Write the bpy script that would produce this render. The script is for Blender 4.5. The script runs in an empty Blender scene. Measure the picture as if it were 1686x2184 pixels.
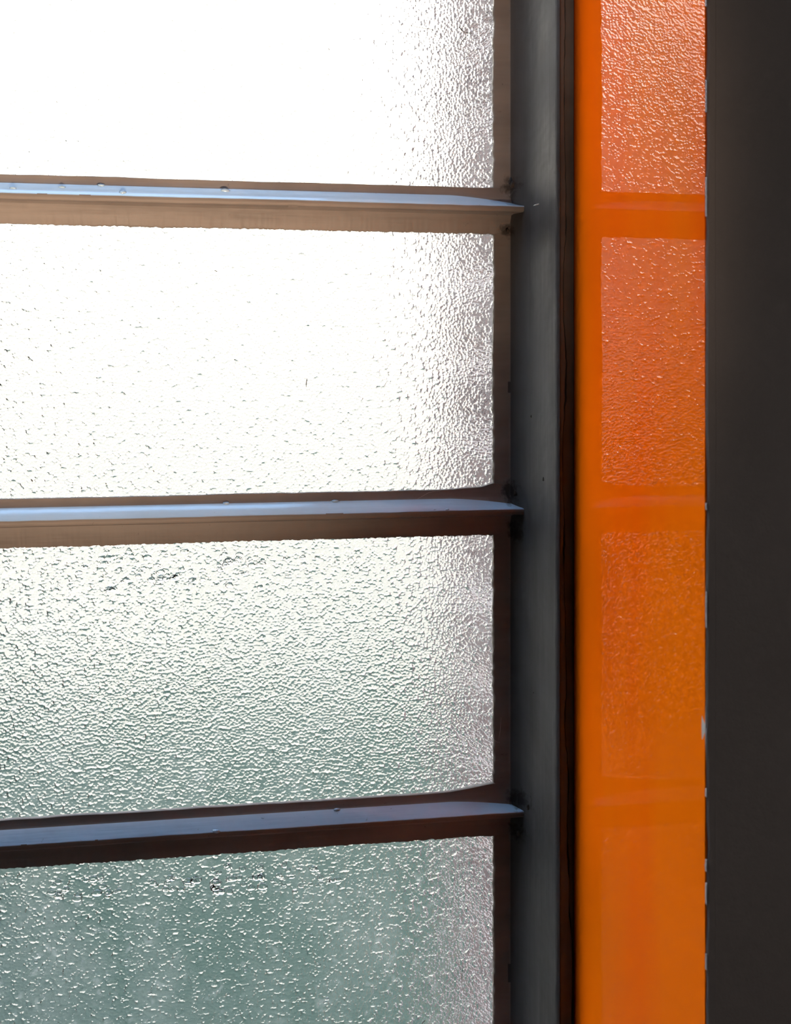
import bpy, bmesh, math, random
from mathutils import Vector, Matrix, noise

scene = bpy.context.scene
COL = scene.collection

# ------------------------------------------------------------------ camera
ZC = 1.45                      # eye height; the window glass is the plane y = 0, the room is y < 0
F_PX, W_PX, H_PX = 3000.0, 1686.0, 2184.0
cam_d = bpy.data.cameras.new('camera')
cam = bpy.data.objects.new('camera', cam_d)
COL.objects.link(cam)
cam_d.sensor_fit = 'AUTO'
cam_d.sensor_width = 36.0
cam_d.lens = 36.0 * F_PX / H_PX
cam_d.shift_y = -269.0 / H_PX
cam_d.clip_start = 0.02
cam.location = (0.0, -1.0, ZC)
cam.rotation_euler = (math.radians(90), 0, math.radians(-12.3))
cam_d.dof.use_dof = True
cam_d.dof.focus_distance = 1.0
cam_d.dof.aperture_fstop = 11.0
scene.camera = cam

# ------------------------------------------------------------------ sky (bright overcast)
world = bpy.data.worlds.new('overcast_sky')
scene.world = world
world.use_nodes = True
wn, wl = world.node_tree.nodes, world.node_tree.links
wn.clear()
w_out = wn.new('ShaderNodeOutputWorld')
w_bg = wn.new('ShaderNodeBackground')
w_tc = wn.new('ShaderNodeTexCoord')
w_sep = wn.new('ShaderNodeSeparateXYZ')
w_ramp = wn.new('ShaderNodeValToRGB')
w_ramp.color_ramp.elements[0].position = 0.0
w_ramp.color_ramp.elements[0].color = (0.56, 0.50, 0.41, 1)
w_ramp.color_ramp.elements[1].position = 1.0
w_ramp.color_ramp.elements[1].color = (0.65, 1.08, 1.75, 1)
e = w_ramp.color_ramp.elements.new(0.25)
e.color = (0.55, 0.525, 0.48, 1)
e = w_ramp.color_ramp.elements.new(0.6)
e.color = (0.50, 0.62, 0.80, 1)
wl.new(w_tc.outputs['Generated'], w_sep.inputs[0])
wl.new(w_sep.outputs['Z'], w_ramp.inputs[0])
wl.new(w_ramp.outputs[0], w_bg.inputs[0])
w_bg.inputs[1].default_value = 5.0
wl.new(w_bg.outputs[0], w_out.inputs[0])

# hazy high sun outside, up to the left of the window
sun = bpy.data.lights.new('hazy_sun', 'SUN')
sun.energy = 6.0
sun.angle = math.radians(32)
sun.color = (1.0, 0.94, 0.85)
suno = bpy.data.objects.new('hazy_sun', sun)
COL.objects.link(suno)
suno.location = (-4, 4, 8)
el, az = math.radians(28), math.radians(34)       # az: left of the window normal
suno.rotation_euler = (-Vector((-math.sin(az) * math.cos(el), math.cos(az) * math.cos(el), math.sin(el)))).to_track_quat('-Z', 'Y').to_euler()

# ------------------------------------------------------------------ added warm spot, standing in for lens glare on the upper bars
SPOT_ON = True
if SPOT_ON:
    sl = bpy.data.lights.new('glare_spot', 'SPOT')
    sl.energy = 260.0
    sl.color = (1.0, 0.70, 0.48)
    sl.spot_size = math.radians(27)
    sl.spot_blend = 1.0
    sl.shadow_soft_size = 0.05
    so = bpy.data.objects.new('glare_spot', sl)
    COL.objects.link(so)
    so.location = (0.10, -1.7, 0.62)
    so.rotation_euler = (Vector((-0.08, 0.0, ZC + 0.26)) - so.location).to_track_quat('-Z', 'Y').to_euler()

# added area fill behind the viewer, lifting the right wall
al = bpy.data.lights.new('back_fill', 'AREA')
al.shape = 'RECTANGLE'; al.size = 1.1; al.size_y = 1.2
al.energy = 4.5
al.color = (1.0, 0.93, 0.90)
ao = bpy.data.objects.new('back_fill', al)
COL.objects.link(ao)
ao.location = (1.0, -3.58, 1.55)
ao.rotation_euler = (math.radians(90), 0, 0)

# ------------------------------------------------------------------ view
scene.cycles.sample_clamp_indirect = 0.0
scene.cycles.adaptive_threshold = 0.05
scene.cycles.max_bounces = 7
scene.cycles.transparent_max_bounces = 4
scene.cycles.diffuse_bounces = 2
vs = scene.view_settings
vs.view_transform = 'Standard'
vs.look = 'None'
vs.exposure = 0.0
vs.gamma = 1.0
vs.use_curve_mapping = False


# ================================================================== helpers
def tag(o, label=None, cat=None, group=None, kind=None):
    if label: o['label'] = label
    if cat: o['category'] = cat
    if group: o['group'] = group
    if kind: o['kind'] = kind
    return o


def link(name, me, mat=None, parent=None):
    o = bpy.data.objects.new(name, me)
    COL.objects.link(o)
    if mat:
        for m in (mat if isinstance(mat, (list, tuple)) else [mat]):
            me.materials.append(m)
    if parent:
        o.parent = parent
    return o


def empty(name, loc=(0, 0, 0)):
    o = bpy.data.objects.new(name, None)
    COL.objects.link(o)
    o.location = loc
    return o


def shade(me, angle=35):
    bm = bmesh.new(); bm.from_mesh(me)
    for f in bm.faces: f.smooth = True
    lim = math.radians(angle)
    for ed in bm.edges:
        ed.smooth = (len(ed.link_faces) == 2 and ed.calc_face_angle(3.0) < lim)
    bm.to_mesh(me); bm.free()


def mesh_from(name, verts, faces):
    me = bpy.data.meshes.new(name)
    me.from_pydata(verts, [], faces)
    bm = bmesh.new(); bm.from_mesh(me)
    bmesh.ops.recalc_face_normals(bm, faces=bm.faces)
    bm.to_mesh(me); bm.free()
    return me


def box_mesh(name, x0, x1, y0, y1, z0, z1, bevel=0.0):
    bm = bmesh.new()
    vs_ = [bm.verts.new((x, y, z)) for x in (x0, x1) for y in (y0, y1) for z in (z0, z1)]
    for q in ((0, 1, 3, 2), (4, 6, 7, 5), (0, 4, 5, 1), (2, 3, 7, 6), (0, 2, 6, 4), (1, 5, 7, 3)):
        bm.faces.new([vs_[i] for i in q])
    bmesh.ops.recalc_face_normals(bm, faces=bm.faces)
    if bevel:
        bmesh.ops.bevel(bm, geom=list(bm.edges), offset=bevel, segments=2, affect='EDGES', profile=0.6)
    me = bpy.data.meshes.new(name)
    bm.to_mesh(me); bm.free()
    return me


def loft(name, rings, closed=True, caps=True):
    """rings: list of equal-length lists of points."""
    verts, faces = [], []
    n = len(rings[0])
    for r in rings: verts += [tuple(p) for p in r]
    for i in range(len(rings) - 1):
        for j in range(n if closed else n - 1):
            a = i * n + j; b = i * n + (j + 1) % n
            faces.append((a, b, b + n, a + n))
    if caps:
        faces.append(tuple(range(n)))
        faces.append(tuple(range((len(rings) - 1) * n, len(rings) * n)))
    return mesh_from(name, verts, faces)


def n1(t, seed, scale=1.0):
    return noise.noise(Vector((t * scale, seed * 7.31, seed * 3.17)))


def tube(name, pts, r, sides=6):
    rings = []
    for i, p in enumerate(pts):
        p = Vector(p)
        a = Vector(pts[max(0, i - 1)]); b = Vector(pts[min(len(pts) - 1, i + 1)])
        t = (b - a).normalized()
        u = t.cross(Vector((0.3, 1, 0.2))).normalized(); v = t.cross(u)
        rr = r if i not in (0, len(pts) - 1) else r * 0.5
        rings.append([p + (u * math.cos(k * 2 * math.pi / sides) + v * math.sin(k * 2 * math.pi / sides)) * rr for k in range(sides)])
    return loft(name, rings)


def blob(name, rx, ry, rz, seed, amp=0.25, sub=2):
    bm = bmesh.new()
    bmesh.ops.create_icosphere(bm, subdivisions=sub, radius=1.0)
    for v in bm.verts:
        k = 1 + amp * noise.noise(v.co * 1.7 + Vector((seed * 5.1, seed, 0)))
        v.co = Vector((v.co.x * rx * k, v.co.y * ry * k, v.co.z * rz * k))
    for f in bm.faces: f.smooth = True
    me = bpy.data.meshes.new(name)
    bm.to_mesh(me); bm.free()
    return me


# ------------------------------------------------------------------ pixel of the photo -> place on a plane of the room (for measuring only)
CS, SN = math.cos(math.radians(12.3)), math.sin(math.radians(12.3))
def win_pt(px, py, d=0.0):
    t = (px - 843.0) / F_PX
    X = (1.0 - d) * (SN + t * CS) / (CS - t * SN)
    dep = X * SN + (1.0 - d) * CS
    return X, ZC + (823.0 - py) / F_PX * dep


# ================================================================== materials
def new_mat(name):
    m = bpy.data.materials.new(name)
    m.use_nodes = True
    nt = m.node_tree
    nt.nodes.clear()
    out = nt.nodes.new('ShaderNodeOutputMaterial')
    return m, nt.nodes, nt.links, out


def tex_noise(N, L, coord, scale, detail=3, rough=0.5, dist=0.0, stretch=None, dim='3D'):
    t = N.new('ShaderNodeTexNoise')
    t.noise_dimensions = dim
    t.inputs['Scale'].default_value = scale
    t.inputs['Detail'].default_value = detail
    t.inputs['Roughness'].default_value = rough
    t.inputs['Distortion'].default_value = dist
    if stretch:
        mp = N.new('ShaderNodeMapping')
        mp.inputs['Scale'].default_value = stretch
        L.new(coord, mp.inputs[0]); L.new(mp.outputs[0], t.inputs['Vector'])
    else:
        L.new(coord, t.inputs['Vector'])
    return t.outputs['Fac']


def ramp(N, L, fac, stops):
    r = N.new('ShaderNodeValToRGB')
    el = r.color_ramp.elements
    while len(el) < len(stops): el.new(0.5)
    for k, (p, c) in enumerate(stops):
        el[k].position = p
        el[k].color = (c[0], c[1], c[2], 1) if isinstance(c, (tuple, list)) else (c, c, c, 1)
    L.new(fac, r.inputs[0])
    return r.outputs[0]


def math_n(N, L, op, a, b=None, clamp=False):
    m = N.new('ShaderNodeMath'); m.operation = op; m.use_clamp = clamp
    for i, v in enumerate((a, b)):
        if v is None: continue
        if isinstance(v, (int, float)): m.inputs[i].default_value = v
        else: L.new(v, m.inputs[i])
    return m.outputs[0]


def bump(N, L, h, strength, dist, normal=None):
    b = N.new('ShaderNodeBump')
    b.inputs['Strength'].default_value = strength
    b.inputs['Distance'].default_value = dist
    L.new(h, b.inputs['Height'])
    if normal: L.new(normal, b.inputs['Normal'])
    return b.outputs[0]


def simple(name, stops, scale, rough=0.6, bstr=0.3, bdist=0.001, bscale=None, stretch=None, spec=0.5, detail=5):
    m, N, L, out = new_mat(name)
    tc = N.new('ShaderNodeTexCoord').outputs['Object']
    f = tex_noise(N, L, tc, scale, detail, 0.6, 0.2, stretch)
    p = N.new('ShaderNodeBsdfPrincipled')
    L.new(ramp(N, L, f, stops), p.inputs['Base Color'])
    p.inputs['Roughness'].default_value = rough
    p.inputs['Specular IOR Level'].default_value = spec
    h = tex_noise(N, L, tc, bscale or scale * 3, 4, 0.6, 0.0, stretch)
    L.new(bump(N, L, h, bstr, bdist), p.inputs['Normal'])
    L.new(p.outputs[0], out.inputs[0])
    return m


def paint_mat(name, stretch, light, dark, coat=0.0, spec=0.5):
    """old brushed gloss paint on steel, with grime specks"""
    m, N, L, out = new_mat(name)
    tc = N.new('ShaderNodeTexCoord').outputs['Object']
    streak = tex_noise(N, L, tc, 60, 4, 0.6, 0.0, stretch)
    cloud = tex_noise(N, L, tc, 14, 4, 0.6, 0.3)
    speck = tex_noise(N, L, tc, 240, 3, 0.6, 0.5)
    mixf = math_n(N, L, 'ADD', math_n(N, L, 'MULTIPLY', streak, 0.45), math_n(N, L, 'MULTIPLY', cloud, 0.55))
    col = ramp(N, L, mixf, [(0.36, dark), (0.60, light)])
    spk = ramp(N, L, speck, [(0.70, 0.0), (0.78, 1.0)])
    mx = N.new('ShaderNodeMixRGB'); mx.blend_type = 'MIX'
    L.new(math_n(N, L, 'MULTIPLY', spk, 0.55), mx.inputs[0])
    L.new(col, mx.inputs[1]); mx.inputs[2].default_value = (0.02, 0.016, 0.013, 1)
    # greasy dirt gathered where the bars run into the jamb
    dn = tex_noise(N, L, tc, 170, 3, 0.65, 0.6)
    total = None
    for (gx, gz, gr) in GRIME:
        v = N.new('ShaderNodeVectorMath'); v.operation = 'DISTANCE'
        fl = N.new('ShaderNodeVectorMath'); fl.operation = 'MULTIPLY'
        fl.inputs[1].default_value = (1.0, 0.25, 0.8)
        L.new(tc, fl.inputs[0]); L.new(fl.outputs[0], v.inputs[0]); v.inputs[1].default_value = (gx, 0.0, gz * 0.8)
        t1 = math_n(N, L, 'SUBTRACT', 1.0, math_n(N, L, 'DIVIDE', v.outputs['Value'], gr), True)
        total = t1 if total is None else math_n(N, L, 'MAXIMUM', total, t1)
    gm = math_n(N, L, 'ADD', total, math_n(N, L, 'MULTIPLY', math_n(N, L, 'SUBTRACT', dn, 0.5), 1.6))
    gm = math_n(N, L, 'MULTIPLY', ramp(N, L, gm, [(0.30, 0.0), (0.75, 1.0)]), math_n(N, L, 'MULTIPLY', ramp(N, L, total, [(0.0, 0.0), (0.25, 1.0)]), 0.8))
    mg = N.new('ShaderNodeMixRGB')
    L.new(gm, mg.inputs[0]); L.new(mx.outputs[0], mg.inputs[1]); mg.inputs[2].default_value = (0.018, 0.014, 0.012, 1)
    mx = mg
    p = N.new('ShaderNodeBsdfPrincipled')
    L.new(mx.outputs[0], p.inputs['Base Color'])
    L.new(ramp(N, L, cloud, [(0.3, 0.46), (0.7, 0.60)]), p.inputs['Roughness'])
    p.inputs['Specular IOR Level'].default_value = spec
    p.inputs['Coat Weight'].default_value = coat
    p.inputs['Coat Roughness'].default_value = 0.12
    p.inputs['Coat IOR'].default_value = 1.6
    h = tex_noise(N, L, tc, 150, 3, 0.6, 0.0, stretch)
    nb = bump(N, L, h, 0.35, 0.0012)
    lump = tex_noise(N, L, tc, 45, 2, 0.5, 0.0)
    L.new(bump(N, L, lump, 0.30, 0.004, nb), p.inputs['Normal'])
    L.new(p.outputs[0], out.inputs[0])
    return m


def glass_pattern():
    """obscure cast glass: pebbled room side, grime film, condensation"""
    m, N, L, out = new_mat('obscure_glass')
    tc3 = N.new('ShaderNodeTexCoord').outputs['Object']
    sp = N.new('ShaderNodeSeparateXYZ'); L.new(tc3, sp.inputs[0])
    cb = N.new('ShaderNodeCombineXYZ')
    L.new(sp.outputs['X'], cb.inputs['X']); L.new(sp.outputs['Z'], cb.inputs['Y'])
    tc = cb.outputs[0]                                   # pattern rolled flat in the plane of the sheet
    vo = N.new('ShaderNodeTexVoronoi'); vo.voronoi_dimensions = '2D'; vo.feature = 'SMOOTH_F1'
    vo.inputs['Scale'].default_value = 480
    vo.inputs['Smoothness'].default_value = 0.35
    L.new(tc, vo.inputs['Vector'])
    a = vo.outputs['Distance']
    b = tex_noise(N, L, tc, 120, 1, 0.5, 0.0, dim='2D')
    amp = tex_noise(N, L, tc, 210, 0, 0.5, 0.0, dim='2D')
    amp = ramp(N, L, amp, [(0.35, 0.55), (0.75, 1.8)])
    cells = math_n(N, L, 'MULTIPLY', math_n(N, L, 'MULTIPLY', a, a), amp)
    h = math_n(N, L, 'SUBTRACT', math_n(N, L, 'MULTIPLY', b, 0.5), cells)
    nb = bump(N, L, h, 1.0, GLASS_BUMP)
    g = N.new('ShaderNodeBsdfGlass')
    g.inputs['Color'].default_value = (1.0, 1.0, 0.985, 1)
    g.inputs['Roughness'].default_value = 0.06
    g.inputs['IOR'].default_value = 1.5
    L.new(nb, g.inputs['Normal'])
    t = N.new('ShaderNodeBsdfTranslucent')
    t.inputs['Color'].default_value = (0.88, 0.89, 0.88, 1)
    L.new(nb, t.inputs['Normal'])
    grime = tex_noise(N, L, tc, 16, 4, 0.65, 0.0, (1.0, 0.5, 1.0), dim='2D')
    fleck = tex_noise(N, L, tc, 95, 2, 0.6, 0.0, dim='2D')
    f = math_n(N, L, 'ADD', ramp(N, L, grime, [(0.35, 0.02), (0.72, 0.11)]),
               math_n(N, L, 'MULTIPLY', ramp(N, L, fleck, [(0.62, 0.0), (0.75, 1.0)]), 0.12))
    mx = N.new('ShaderNodeMixShader')
    L.new(f, mx.inputs[0]); L.new(g.outputs[0], mx.inputs[1]); L.new(t.outputs[0], mx.inputs[2])
    L.new(mx.outputs[0], out.inputs[0])
    return m


def glass_smooth():
    m, N, L, out = new_mat('smooth_glass_face')
    g = N.new('ShaderNodeBsdfGlass')
    g.inputs['Color'].default_value = (1.0, 1.0, 0.985, 1)
    g.inputs['Roughness'].default_value = 0.0
    g.inputs['IOR'].default_value = 1.5
    L.new(g.outputs[0], out.inputs[0])
    return m


def orange_gloss():
    m, N, L, out = new_mat('orange_gloss_paint')
    tc = N.new('ShaderNodeTexCoord').outputs['Object']
    c = tex_noise(N, L, tc, 5, 3, 0.5, 0.2, (1, 1.4, 0.35))
    p = N.new('ShaderNodeBsdfPrincipled')
    L.new(ramp(N, L, c, [(0.35, (0.88, 0.105, 0.001)), (0.65, (0.88, 0.160, 0.002))]), p.inputs['Base Color'])
    p.inputs['Roughness'].default_value = 0.012
    p.inputs['Specular Tint'].default_value = (1.0, 0.72, 0.48, 1)
    p.inputs['IOR'].default_value = 1.5
    p.inputs['Specular IOR Level'].default_value = 0.015
    w = tex_noise(N, L, tc, 26, 2, 0.5, 0.0, (1, 1, 0.5))
    L.new(bump(N, L, w, 0.05, 0.001), p.inputs['Normal'])
    L.new(p.outputs[0], out.inputs[0])
    return m


GRIME = []
for px, py, gr in ((1092, 398, 0.010), (1085, 490, 0.008), (1090, 1055, 0.011), (1100, 1135, 0.009), (1108, 1705, 0.011), (1103, 1775, 0.009), (1124, 1722, 0.007)):
    gx, gz = win_pt(px, py, 0.008)
    GRIME.append((gx, gz, gr))
GLASS_BUMP = 0.00065
M = {}
M['bar'] = paint_mat('brushed_bar_paint', (0.06, 1, 1), (0.21, 0.19, 0.175), (0.14, 0.125, 0.115), 0.0, 0.25)
M['ledge'] = paint_mat('ledge_skylight_tint', (0.06, 1, 1), (0.38, 0.56, 0.74), (0.30, 0.47, 0.64), 1.0)  # blue sky light on the ledges is put into this colour
M['frame'] = paint_mat('brushed_frame_paint', (1, 1, 0.05), (0.074, 0.073, 0.075), (0.048, 0.046, 0.046), 0.0, 0.15)
M['lip'] = paint_mat('dark_lip_paint', (1, 1, 0.05), (0.13, 0.145, 0.155), (0.06, 0.066, 0.07), 0.0, 0.2)
M['glass'] = glass_pattern()
M['glass2'] = glass_smooth()
M['orange'] = orange_gloss()
M['wall'] = simple('dark_grey_wall_paint', [(0.3, (0.40, 0.36, 0.345)), (0.7, (0.46, 0.415, 0.40))], 9, 0.55, 0.25, 0.002, 220)
M['plaster'] = simple('bare_plaster', [(0.3, (0.28, 0.25, 0.27)), (0.7, (0.40, 0.37, 0.39))], 200, 0.8)
M['room'] = simple('room_wall_paint', [(0.3, (0.30, 0.27, 0.25)), (0.7, (0.34, 0.31, 0.28))], 4, 0.8, 0.1)
M['floor'] = simple('wood_floor', [(0.3, (0.13, 0.085, 0.06)), (0.7, (0.20, 0.14, 0.10))], 6, 0.5, 0.2, 0.001, 40, (0.1, 1, 1))
M['brick'] = simple('grey_pink_brick', [(0.3, (0.05, 0.038, 0.042)), (0.7, (0.08, 0.062, 0.068))], 40, 0.85, 0.6, 0.002)
M['mortar'] = simple('pale_mortar', [(0.3, (0.30, 0.28, 0.29)), (0.7, (0.40, 0.37, 0.38))], 90, 0.9, 0.5, 0.002)
M['lawn'] = simple('lawn', [(0.3, (0.015, 0.029, 0.017)), (0.7, (0.030, 0.048, 0.031))], 3, 0.95, 0.5, 0.03, 60, None, 0.2)
M['hedge'] = simple('hedge_leaves', [(0.35, (0.006, 0.011, 0.006)), (0.7, (0.02, 0.03, 0.02))], 14, 0.9, 0.8, 0.04, 40, None, 0.2)
M['gravel'] = simple('pale_gravel', [(0.3, (0.225, 0.178, 0.122)), (0.7, (0.285, 0.23, 0.162))], 2, 0.95, 0.4, 0.02, 50, None, 0.2)
M['sill'] = simple('sill_paint', [(0.3, (0.20, 0.19, 0.18)), (0.7, (0.26, 0.25, 0.24))], 30, 0.45)
M['dirt'] = simple('dark_dirt', [(0.3, (0.02, 0.016, 0.012)), (0.7, (0.06, 0.045, 0.035))], 400, 0.9)
M['metal'] = simple('staple_steel', [(0.3, (0.35, 0.35, 0.36)), (0.7, (0.6, 0.6, 0.6))], 400, 0.3)
M['metal'].node_tree.nodes['Principled BSDF'].inputs['Metallic'].default_value = 1.0
def water_mat():
    m, N, L, out = new_mat('water')
    g = N.new('ShaderNodeBsdfGlass'); g.inputs['IOR'].default_value = 1.33; g.inputs['Roughness'].default_value = 0.0
    L.new(g.outputs[0], out.inputs[0])
    return m
M['water'] = water_mat()
M['thread'] = simple('cobweb_thread', [(0.3, (0.5, 0.48, 0.45)), (0.7, (0.7, 0.68, 0.65))], 400, 0.7)

# ================================================================== setting: walls, reveal, room, ground
XR = 0.3344                      # plane of the orange reveal
DR = 0.273                       # its depth into the room
XL = -1.02                       # left side of the opening
ZT, ZB = ZC + 0.45, ZC - 0.78    # head and sill of the opening
CEIL = 2.7

# right wall: face ragged where its paint ends at the corner
def ragged_wall():
    verts, faces = [], []
    n = 420
    for i in range(n + 1):
        z = CEIL * i / n
        w = 0.0007 * n1(z, 3, 9) + 0.0006 * n1(z, 4, 60) + 0.0005 * max(0, n1(z, 5, 25))
        x = XR + 0.0006 + w
        verts += [(x, -DR + 0.004, z), (x + 0.0002, -DR - 0.0004, z), (x + 0.0012, -DR - 0.0012, z),
                  (XR + 0.0055 + 0.0006 * n1(z, 8, 14), -DR - 0.0012, z), (XR + 0.0062 + 0.0006 * n1(z, 8, 14), -DR - 0.0004, z),
                  (1.9, -DR - 0.0004, z), (1.9, 0.0, z), (XR + 0.012, 0.0, z), (XR + 0.012, -DR + 0.004, z)]
    k = 9
    for i in range(n):
        for j in range(k):
            a = i * k + j; b = i * k + (j + 1) % k
            faces.append((a, b, b + k, a + k))
    faces.append(tuple(range(k))); faces.append(tuple(range(n * k, n * k + k)))
    return mesh_from('wall_right', verts, faces)

wall_right = link('wall_right', ragged_wall(), M['wall'])
tag(wall_right, 'dark grey painted wall face at the right edge', 'wall', kind='structure')
rng = random.Random(4)
for py, ln, wd in ((6, 0.004, 0.0006), (205, 0.018, 0.0002), (420, 0.022, 0.0003), (1080, 0.004, 0.0003), (1300, 0.02, 0.0002),
                   (1560, 0.004, 0.0002), (1690, 0.005, 0.0005), (1845, 0.007, 0.0006), (1905, 0.012, 0.0004), (2050, 0.009, 0.0004)):
    X, Z = win_pt(1503, py, DR)
    pts = []
    nn = 14
    a, b = [], []
    for i in range(nn + 1):
        t = i / nn
        prof = math.sin(math.pi * t) ** 0.5
        a.append((XR + 0.0003 - wd * 0.5 * prof * (0.6 + 0.5 * rng.random()), Z - ln / 2 + ln * t))
        b.append((XR + 0.0006 + wd * prof * (0.7 + 0.5 * rng.random()), Z - ln / 2 + ln * t))
    ring = a + b[::-1]
    me = loft('paint_chip', [[(x, -DR - 0.0016, z) for x, z in ring], [(x, -DR + 0.001, z) for x, z in ring]])
    o = link('paint_chip', me, M['plaster'], wall_right)
    o['label'] = 'bare pale chip on the wall corner'

reveal = link('trim_1', box_mesh('trim_1', XR, XR + 0.012, -DR + 0.0002, 0.0, ZB, ZT), M['orange'])
tag(reveal, 'glossy orange painted window reveal between frame and dark wall', 'reveal', kind='structure')

wall_win = empty('wall_window', (0, 0, 0))
tag(wall_win, 'room wall that holds the window', 'wall', kind='structure')
link('wall_panel', box_mesh('wall_panel', -2.6, XL, -DR, 0.0, 0, CEIL), M['room'], wall_win)
link('wall_panel', box_mesh('wall_panel', XL, XR, -DR, -0.20, ZT, CEIL), M['room'], wall_win)   # unseen gap added above the recess so sky light falls on the ledges
link('wall_panel', box_mesh('wall_panel', XL, XR, -DR, 0.0, 0, ZB - 0.03), M['room'], wall_win)
sill = link('trim_2', box_mesh('trim_2', XL, XR, -DR - 0.03, 0.0, ZB - 0.03, ZB, 0.004), M['sill'])
tag(sill, 'grey painted window sill below the panes', 'sill', kind='structure')
for nm, b, mt, lb, ct in (
        ('floor', (-2.6, 1.9, -3.6, -DR, -0.05, 0.0), 'floor', 'dark wooden room floor', 'floor'),
        ('ceiling', (-2.6, 1.9, -3.6, -0.20, CEIL, CEIL + 0.05), 'room', 'plain room ceiling', 'ceiling'),
        ('wall_left', (-2.65, -2.6, -3.6, 0.0, 0, CEIL), 'room', 'plain left side wall of the room', 'wall'),
        ('wall_side', (1.9, 1.95, -3.6, 0.0, 0, CEIL), 'room', 'plain right side wall of the room', 'wall'),
        ('wall_back', (-2.6, 1.9, -3.65, -3.6, 0, CEIL), 'room', 'plain wall behind the viewer', 'wall')):
    tag(link(nm, box_mesh(nm, *b), M[mt]), lb, ct, kind='structure')

# outside
lawn_v = [(-60, 0.3, -0.3), (60, 0.3, -0.3), (60, 90, -0.3), (-60, 90, -0.3),
          (-60, 0.3, -0.6), (60, 0.3, -0.6), (60, 90, -0.6), (-60, 90, -0.6)]
lawn = link('ground', mesh_from('ground', lawn_v, [(0, 1, 2, 3), (4, 5, 6, 7), (0, 1, 5, 4), (1, 2, 6, 5), (2, 3, 7, 6), (3, 0, 4, 7)]), M['lawn'])
tag(lawn, 'green lawn outside, blurred through the lower panes', 'lawn', kind='structure')
gv = [(-60, 10, -0.29), (-3, 6.6, -0.29), (60, 4.6, -0.29), (60, 90, -0.29), (-60, 90, -0.29)]
gv = gv + [(x, y, -0.31) for x, y, z in gv]
grav = link('gravel_yard', mesh_from('gravel_yard', gv, [(0, 1, 2, 3, 4), (5, 6, 7, 8, 9)] + [(i, (i + 1) % 5, 5 + (i + 1) % 5, 5 + i) for i in range(5)]), M['gravel'])
tag(grav, 'pale gravel yard outside beyond the lawn', 'gravel', kind='structure')

def hedge_mesh():
    bm = bmesh.new()
    bmesh.ops.create_cube(bm, size=1.0)
    for v in bm.verts: v.co = Vector((v.co.x * 4.4, v.co.y * 1.6, v.co.z * 1.7))
    bmesh.ops.bevel(bm, geom=list(bm.edges), offset=0.25, segments=3, affect='EDGES')
    bmesh.ops.subdivide_edges(bm, edges=list(bm.edges), cuts=5, use_grid_fill=True)
    bmesh.ops.triangulate(bm, faces=bm.faces)
    bm.normal_update()
    for v in bm.verts:
        v.co += v.normal * (0.14 * noise.noise(v.co * 3.0) + 0.08 * noise.noise(v.co * 9.0))
    me = bpy.data.meshes.new('hedge'); bm.to_mesh(me); bm.free()
    return me
hedge = link('hedge', hedge_mesh(), M['hedge'])
hedge.location = (-3.3, 4.2, 0.52)
tag(hedge, 'dark clipped garden hedge outside, dimming the glass at lower left', 'hedge', kind='structure')

# outer brick leaf: its reveal is what darkens the right edge of every pane
outer = empty('wall_outer', (XR, 0, 0))
tag(outer, 'grey brick outer wall just behind the right pane edges', 'wall', kind='structure')
BX = 0.327
core = link('mortar', box_mesh('mortar', BX + 0.004, 1.9, 0.025, 0.262, -0.3, CEIL), M['mortar'])
core.parent = outer; core.matrix_parent_inverse = outer.matrix_world.inverted(); core.location = (-XR, 0, 0)
COURSE = 0.0675
brick_me = {}
def brick_mesh(ly, lx, v):
    key = (ly, lx, v)
    if key not in brick_me:
        me = box_mesh('brick', 0, lx, 0, ly, 0, COURSE - 0.020, 0.004)
        me.materials.append(M['brick'])
        brick_me[key] = me
    return brick_me[key]
rng = random.Random(11)
z = ZB - 0.20
i = 0
while z < ZT + 0.2:
    if i % 2 == 0:
        segs = [(0.055, 0.10), (0.165, 0.105)]
    else:
        segs = [(0.055, 0.215)]
    for y0, ly in segs:
        o = bpy.data.objects.new('brick', brick_mesh(ly, 0.10 if i % 2 else 0.21, 0))
        COL.objects.link(o); o.parent = outer
        o.location = (BX - XR + rng.uniform(-0.002, 0.002), y0 + rng.uniform(-0.002, 0.002), z)
        o.rotation_euler = (0, 0, rng.uniform(-0.01, 0.01))
    z += COURSE; i += 1
for nm, b in (('wall_panel', (-2.6, XL - 0.01, 0.0, 0.27, -0.3, CEIL)),               ('lower_wall', (XL - 0.01, BX + 0.006, 0.0, 0.27, -0.3, ZB - 0.03))):
    o = link(nm, box_mesh(nm, *b), M['mortar'], outer)
    o.location = (-XR, 0, 0)

# ================================================================== the window
win = empty('window_1', (0, 0, ZB))
tag(win, 'old steel window of obscure glass panes with grey painted bars', 'window', kind='structure')
def to_win(o, z0=0.0):
    o.parent = win; o.location = (0, 0, -ZB)
    return o

GE = 0.2921                      # right edge of the glass that shows
MUL = -0.36                      # right edge of the mullion left of the view
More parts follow.
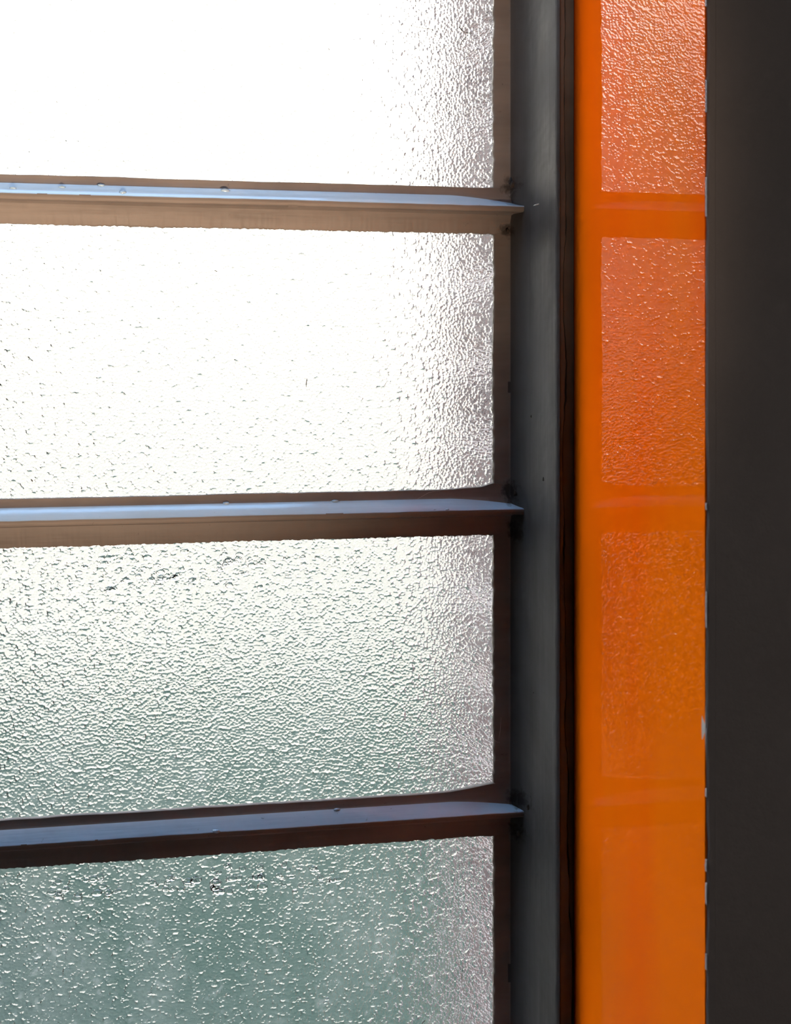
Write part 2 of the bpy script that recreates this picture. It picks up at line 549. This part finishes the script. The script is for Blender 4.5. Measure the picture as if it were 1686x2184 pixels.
# --- jamb: flange on the glass, hollow, deep return, front edge
def jamb(name, zs, mirror=None, ge=GE, seed=1):
    rings = []
    for z in zs:
        rag = 0.0007 * n1(z, seed, 18) + 0.0006 * n1(z, seed + 1, 90) + 0.0007 * n1(z, seed + 2, 320)
        lump = 0.0004 * n1(z, seed + 5, 30)
        fr = 0.0003 * n1(z, seed + 6, 40) + 0.0002 * n1(z, seed + 7, 170)
        pr = [(ge + rag, -0.003), (ge + rag, -0.0004), (ge + rag + 0.0012, 0.0006), (ge + 0.0105 + lump, 0.0012),
              (ge + 0.0125, 0.0018 + lump), (ge + 0.0150, 0.0045), (ge + 0.0190, 0.0100 + lump), (ge + 0.0215, 0.0170),
              (ge + 0.0240, 0.0330), (ge + 0.0278, 0.0578 + fr), (ge + 0.0287, 0.0604 + fr), (ge + 0.0302, 0.0616 + fr),
              (ge + 0.0312, 0.0610), (ge + 0.0312, -0.02), (ge + 0.012, -0.02), (ge + 0.009, -0.003)]
        if mirror is not None: pr = [(2 * mirror - x, d) for x, d in pr]
        rings.append([(x, -d, z) for x, d in pr])
    me = loft(name, rings)
    shade(me, 50)
    return me

zs = [ZB + (ZT - ZB) * i / 900 for i in range(901)]
jm = jamb('jamb', zs)
jr = to_win(link('jamb', jm, [M['frame'], M['bar']]))
for p in jm.polygons:
    if p.center.y > -0.0016 and p.center.x < GE + 0.0118: p.material_index = 1
jr['label'] = 'grey painted steel jamb beside the orange reveal'
# the strip between jamb and reveal: cracked old filler in two runs with a wandering crack between them
rng = random.Random(2)
def crack_x(z):
    s = n1(z, 21, 5) * 0.006 + n1(z, 22, 26) * 0.0022 + n1(z, 23, 160) * 0.0006
    return min(max(0.5 * (0.3240 + XR) - 0.0008 + s, 0.3252), XR - 0.0022)
def filler(side):
    rings = []
    for i in range(901):
        z = ZB + (ZT - ZB) * i / 900
        c = crack_x(z)
        g = 0.00035 + 0.0008 * max(0, n1(z, 25, 40))
        dd = 0.0004 * n1(z, 26 + side, 30)
        if side == 0:
            xa, xb, d = GE + 0.0308, c - g, 0.0600 + dd
        else:
            xa, xb, d = c + g, XR - 0.0002, 0.0575 + dd
        rings.append([(xa, -0.02, z), (xa, -d, z), (xa + 0.0004, -d - 0.0006, z), (xb - 0.0004, -d - 0.0006, z), (xb, -d, z), (xb, -0.02, z)])
    me = loft('filler_strip', rings); shade(me, 50)
    return me
for s in (0, 1):
    f = to_win(link('filler_strip', filler(s), M['lip'])); f['label'] = 'dark cracked filler strip along the jamb'
to_win(link('jamb', jamb('jamb_left', [ZB, 0.5 * (ZB + ZT), ZT], mirror=0.5 * (XL + 0.0424 + GE), ge=GE), M['frame']))

# --- horizontal glazing bars (profile: z below the upper edge, depth into the room)
BARP = [(0.0, 0.0), (-0.0004, 0.0008), (-0.0052, 0.0014), (-0.0064, 0.0026), (-0.0140, 0.0118), (-0.0146, 0.0121),
        (-0.0176, 0.0119), (-0.0184, 0.0112), (-0.0190, 0.0040), (-0.0200, 0.0022), (-0.0330, 0.0008), (-0.0340, 0.0),
        (-0.0340, -0.003), (-0.0215, -0.003), (-0.0190, -0.020), (-0.0150, -0.020), (-0.0125, -0.003), (0.0, -0.003)]
def bar(name, x0, x1, zA, rot, seed, n=700):
    """zA: upper edge at x = 0.11; rot: slight sag of the bar"""
    rings = []
    for i in range(n + 1):
        x = x0 + (x1 - x0) * i / n
        base = zA + (x - 0.11) * rot
        up = 0.0006 * n1(x, seed, 14) + 0.0004 * n1(x, seed + 1, 60)
        corner = math.exp(-((x - GE) / 0.007) ** 2)
        wide = math.exp(-(max(0.0, GE - x) / 0.024) ** 2)
        up += {7: 0.0004, 9: 0.0024, 13: 0.0003}.get(seed, 0.001) * corner + {9: 0.0016, 13: 0.0046}.get(seed, 0.0) * wide
        lo = 0.0005 * n1(x, seed + 2, 16) + 0.0005 * n1(x, seed + 3, 300) + 0.0006 * n1(x, seed + 9, 600) + {7: 0.0, 9: -0.0005}.get(seed, -0.0008) * corner
        rd = 0.0003 * n1(x, seed + 4, 12) + 0.0002 * n1(x, seed + 5, 80)
        melt = min(1.0, max(0.0, (GE + 0.020 - x) / 0.055))       # paint-filled end against the jamb
        ring = []
        for k, (z, d) in enumerate(BARP):
            zz = z
            if k <= 1 or k == 17: zz += up
            elif k in (10, 11, 12): zz += lo
            elif k in (3,): zz -= 0.0058 * (1 - melt) ** 1.5
            elif 4 <= k <= 7: zz += rd
            ring.append((x, -d, base + zz))
        rings.append(ring)
    me = loft(name, rings); shade(me, 42)
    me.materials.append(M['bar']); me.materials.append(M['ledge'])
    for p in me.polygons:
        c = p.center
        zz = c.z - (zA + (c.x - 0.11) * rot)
        if -0.0145 < zz < -0.0060 and -c.y > 0.0027 and p.normal.z > 0.3: p.material_index = 1  # up-facing strip takes the painted sky light
    return me

# upper edge of each bar measured at x = 0.11 (photo column 525) and tiny tilts
PITCH = 0.2250
zA1 = win_pt(525, 386.0)[1]; zA2 = win_pt(525, 1053.0)[1]; zA3 = win_pt(525, 1716.0)[1]
bars = [(zA1 + PITCH, 0.0, 5), (zA1, 0.0017, 7), (zA2, 0.0037, 9), (zA3, -0.0019, 13), (zA3 - PITCH, 0.0, 17)]
bar_objs = []
for zA, rot, sd in bars:
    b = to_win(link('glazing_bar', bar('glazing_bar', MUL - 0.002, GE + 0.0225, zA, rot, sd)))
    b['label'] = 'horizontal painted glazing bar with sky light coloured into its upper ledge'
    bar_objs.append(b)
    to_win(link('glazing_bar', bar('glazing_bar_far', XL + 0.02, MUL - 0.028, zA, 0.0, sd + 1, 40)))
# mullion, head and bottom rail
to_win(link('mullion', box_mesh('mullion', MUL - 0.034, MUL, -0.012, 0.02, ZB + 0.01, ZT - 0.01, 0.003), M['frame']))
to_win(link('head_rail', box_mesh('head_rail', XL + 0.002, XR - 0.002, -0.014, 0.02, ZT - 0.03, ZT, 0.003), M['frame']))
to_win(link('bottom_rail', box_mesh('bottom_rail', XL + 0.002, XR - 0.002, -0.05, 0.02, ZB, ZB + 0.04, 0.003), M['frame']))

# --- panes
def pane(name, x0, x1, z0, z1):
    me = box_mesh(name, x0, x1, 0.0034, 0.0074, z0, z1)
    me.materials.append(M['glass']); me.materials.append(M['glass2'])
    for p in me.polygons:
        p.material_index = 0 if p.normal.y < -0.5 else 1
    return me
zl = [ZT - 0.03] + [b[0] for b in bars] + [ZB + 0.03]
pane_objs = []
for r in range(6):
    ztop = zl[r] - (0.0210 if r > 0 else 0.0)
    zbot = zl[r + 1] - (0.0135 if r < 5 else 0.0)
    o = to_win(link('pane', pane('pane', MUL - 0.008, GE + 0.0095, zbot, ztop)))
    pane_objs.append(o)
    to_win(link('pane', pane('pane', XL + 0.03, MUL - 0.026, zbot, ztop)))
for o, lb in zip(pane_objs[1:5], ('bright white pebbled pane at the top', 'bright pebbled pane above the middle bar',
                                  'silvery pebbled pane with droplets under the middle bar', 'grey green pebbled pane at the bottom')):
    o['label'] = lb

# ================================================================== small things
# blisters and drips in the paint of the ledges
def on_bar(o, b):
    o.parent = b
for bi, px, py, rx in ((1, 28, 401, 0.0022), (1, 132, 399, 0.0024), (1, 216, 394, 0.0026), (1, 262, 411, 0.0026), (1, 480, 407, 0.0030),
                       (2, 482, 1067, 0.0025), (2, 714, 1069, 0.0026), (2, 927, 1087, 0.0010), (2, 953, 1087, 0.0016), (3, 461, 1773, 0.0030),
                       (3, 718, 1727, 0.0026), (3, 560, 1745, 0.0010)):
    zA, rot, sd = bars[bi]
    d = 0.006
    for _ in range(4):
        X, Z = win_pt(px, py, d)
        zz = Z - (zA + (X - 0.11) * rot)
        t = min(max((-0.0064 - zz) / 0.0076, 0.0), 1.0)
        d = 0.0026 + 0.0092 * t
    me = blob('paint_blister', rx, rx * 0.45, rx * 0.5, px * 0.37, 0.5, 2)
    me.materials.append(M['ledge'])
    o = bpy.data.objects.new('paint_blister', me); COL.objects.link(o)
    o.parent = bar_objs[bi]
    zz = zA + (X - 0.11) * rot - 0.0064 - 0.0076 * t
    o.location = (X, -d, zz)
    o.rotation_euler = (math.radians(50), 0.1 * math.sin(px), 0)

# staple where the upper bar meets the jamb
X, Z = win_pt(1145, 437, 0.033)
st = link('staple', tube('staple', [(-0.0022, 0.0006, -0.0007), (-0.0012, -0.0006, -0.0004), (0.0012, -0.0006, 0.0004), (0.0022, 0.0006, 0.0006)], 0.0004), M['metal'])
st.parent = jr; st.location = (X - 0.0008, -0.034, Z); st['label'] = 'tiny steel staple'

# lumps of paint and dirt at the joints of bars and jamb
for px, py, d, r, mt in ((1092, 395, 0.008, 0.0030, 'dirt'), (1082, 492, 0.003, 0.0018, 'dirt'), (1098, 1052, 0.009, 0.0024, 'dirt'), (1126, 1722, 0.018, 0.0020, 'dirt'),
                         (1131, 1732, 0.018, 0.0014, 'dirt'), (1104, 1777, 0.012, 0.0020, 'dirt'), (1182, 1085, 0.055, 0.0014, 'dirt'), (1184, 1098, 0.055, 0.0012, 'dirt'),
                         (1185, 1712, 0.056, 0.0012, 'dirt'), (1158, 1022, 0.045, 0.0011, 'dirt'), (1132, 888, 0.028, 0.0009, 'dirt'), (1137, 1478, 0.03, 0.0006, 'dirt')):
    X, Z = win_pt(px, py, d)
    me = blob('dirt_speck', r * 0.55, r * 0.4, r, px + py, 0.7, 2); me.materials.append(M[mt])
    o = bpy.data.objects.new('dirt_speck', me); COL.objects.link(o); o.parent = jr
    o.location = (X, -d, Z)

# flecks and scratches on the glass
def fleck(pane_i, pts, r):
    P = []
    for px, py in pts:
        X, Z = win_pt(px, py, -0.0034)
        P.append((X, 0.0032, Z))
    o = link('dirt_fleck', tube('dirt_fleck', P, r, 5), M['dirt'], pane_objs[pane_i])
fleck(2, [(655, 806), (653, 815), (652, 826)], 0.0004)
fleck(2, [(457, 577), (463, 579)], 0.0006)
fleck(1, [(700, 103), (702, 107)], 0.0005)
fleck(1, [(979, 58), (985, 66)], 0.0008)
fleck(1, [(985, 66), (992, 70), (1001, 71), (1007, 70)], 0.0003)
fleck(1, [(996, 76), (985, 88), (980, 96)], 0.0003)
fleck(1, [(865, 52), (890, 58), (915, 62), (940, 70)], 0.00018)
fleck(2, [(326, 1003), (329, 1006)], 0.0007)
fleck(2, [(66, 1022), (70, 1027)], 0.0008)
fleck(2, [(1019, 942), (1021, 950)], 0.0006)
fleck(4, [(987, 2055), (986, 2072), (984, 2086)], 0.00022)
fleck(4, [(984, 2084), (983, 2089)], 0.0005)
fleck(4, [(899, 2183), (906, 2176)], 0.0005)

# water droplets clinging to the room side of the lower panes
def droplets(pane_i, seed, boxes):
    rg = random.Random(seed)
    bm = bmesh.new()
    for x0, x1, y0, y1, cnt, rmax in boxes:
        for _ in range(cnt):
            X, Z = win_pt(rg.uniform(x0, x1), rg.uniform(y0, y1), -0.0034)
            r = rmax * rg.uniform(0.45, 1.0)
            g = bmesh.ops.create_icosphere(bm, subdivisions=2, radius=1.0)
            ax = rg.uniform(1.0, 1.7)
            for v in g['verts']:
                k = 1 + 0.25 * noise.noise(v.co * 1.5 + Vector((X * 900, Z * 900, 0)))
                v.co = Vector((X + v.co.x * r * ax * k, 0.0036 + min(v.co.y, 0.25) * r * 0.55, Z + v.co.z * r * k))
    for f in bm.faces: f.smooth = True
    me = bpy.data.meshes.new('droplets'); bm.to_mesh(me); bm.free()
    o = link('droplets', me, M['water'], pane_objs[pane_i])
    o['kind'] = 'stuff'
    o['label'] = 'water droplets on the pane'
droplets(3, 5, [(215, 300, 1170, 1262, 26, 0.0022), (305, 410, 1165, 1250, 26, 0.0022), (430, 560, 1170, 1255, 30, 0.0022), (0, 200, 1190, 1330, 12, 0.0018), (600, 800, 1180, 1250, 14, 0.0016)])
droplets(4, 6, [(110, 260, 1870, 1920, 16, 0.0026), (320, 420, 1870, 1900, 14, 0.0026), (450, 560, 1845, 1905, 24, 0.0028), (590, 720, 1840, 1890, 20, 0.0022), (0, 700, 1850, 2184, 40, 0.0014)])

# cobweb threads at the lower right corner of the third pane
for pts in ([(1050, 1575), (1058, 1582), (1066, 1584)], [(1068, 1530), (1066, 1560), (1063, 1578)], [(1050, 1623), (1062, 1621)], [(1049, 1171), (1058, 1170)],
            [(890, 1064), (915, 1050), (940, 1046)]):
    P = []
    for px, py in pts:
        X, Z = win_pt(px, py, 0.004)
        P.append((X, -0.004, Z))
    o = link('cobweb_thread', tube('cobweb_thread', P, 0.00007, 4), M['thread'], jr)
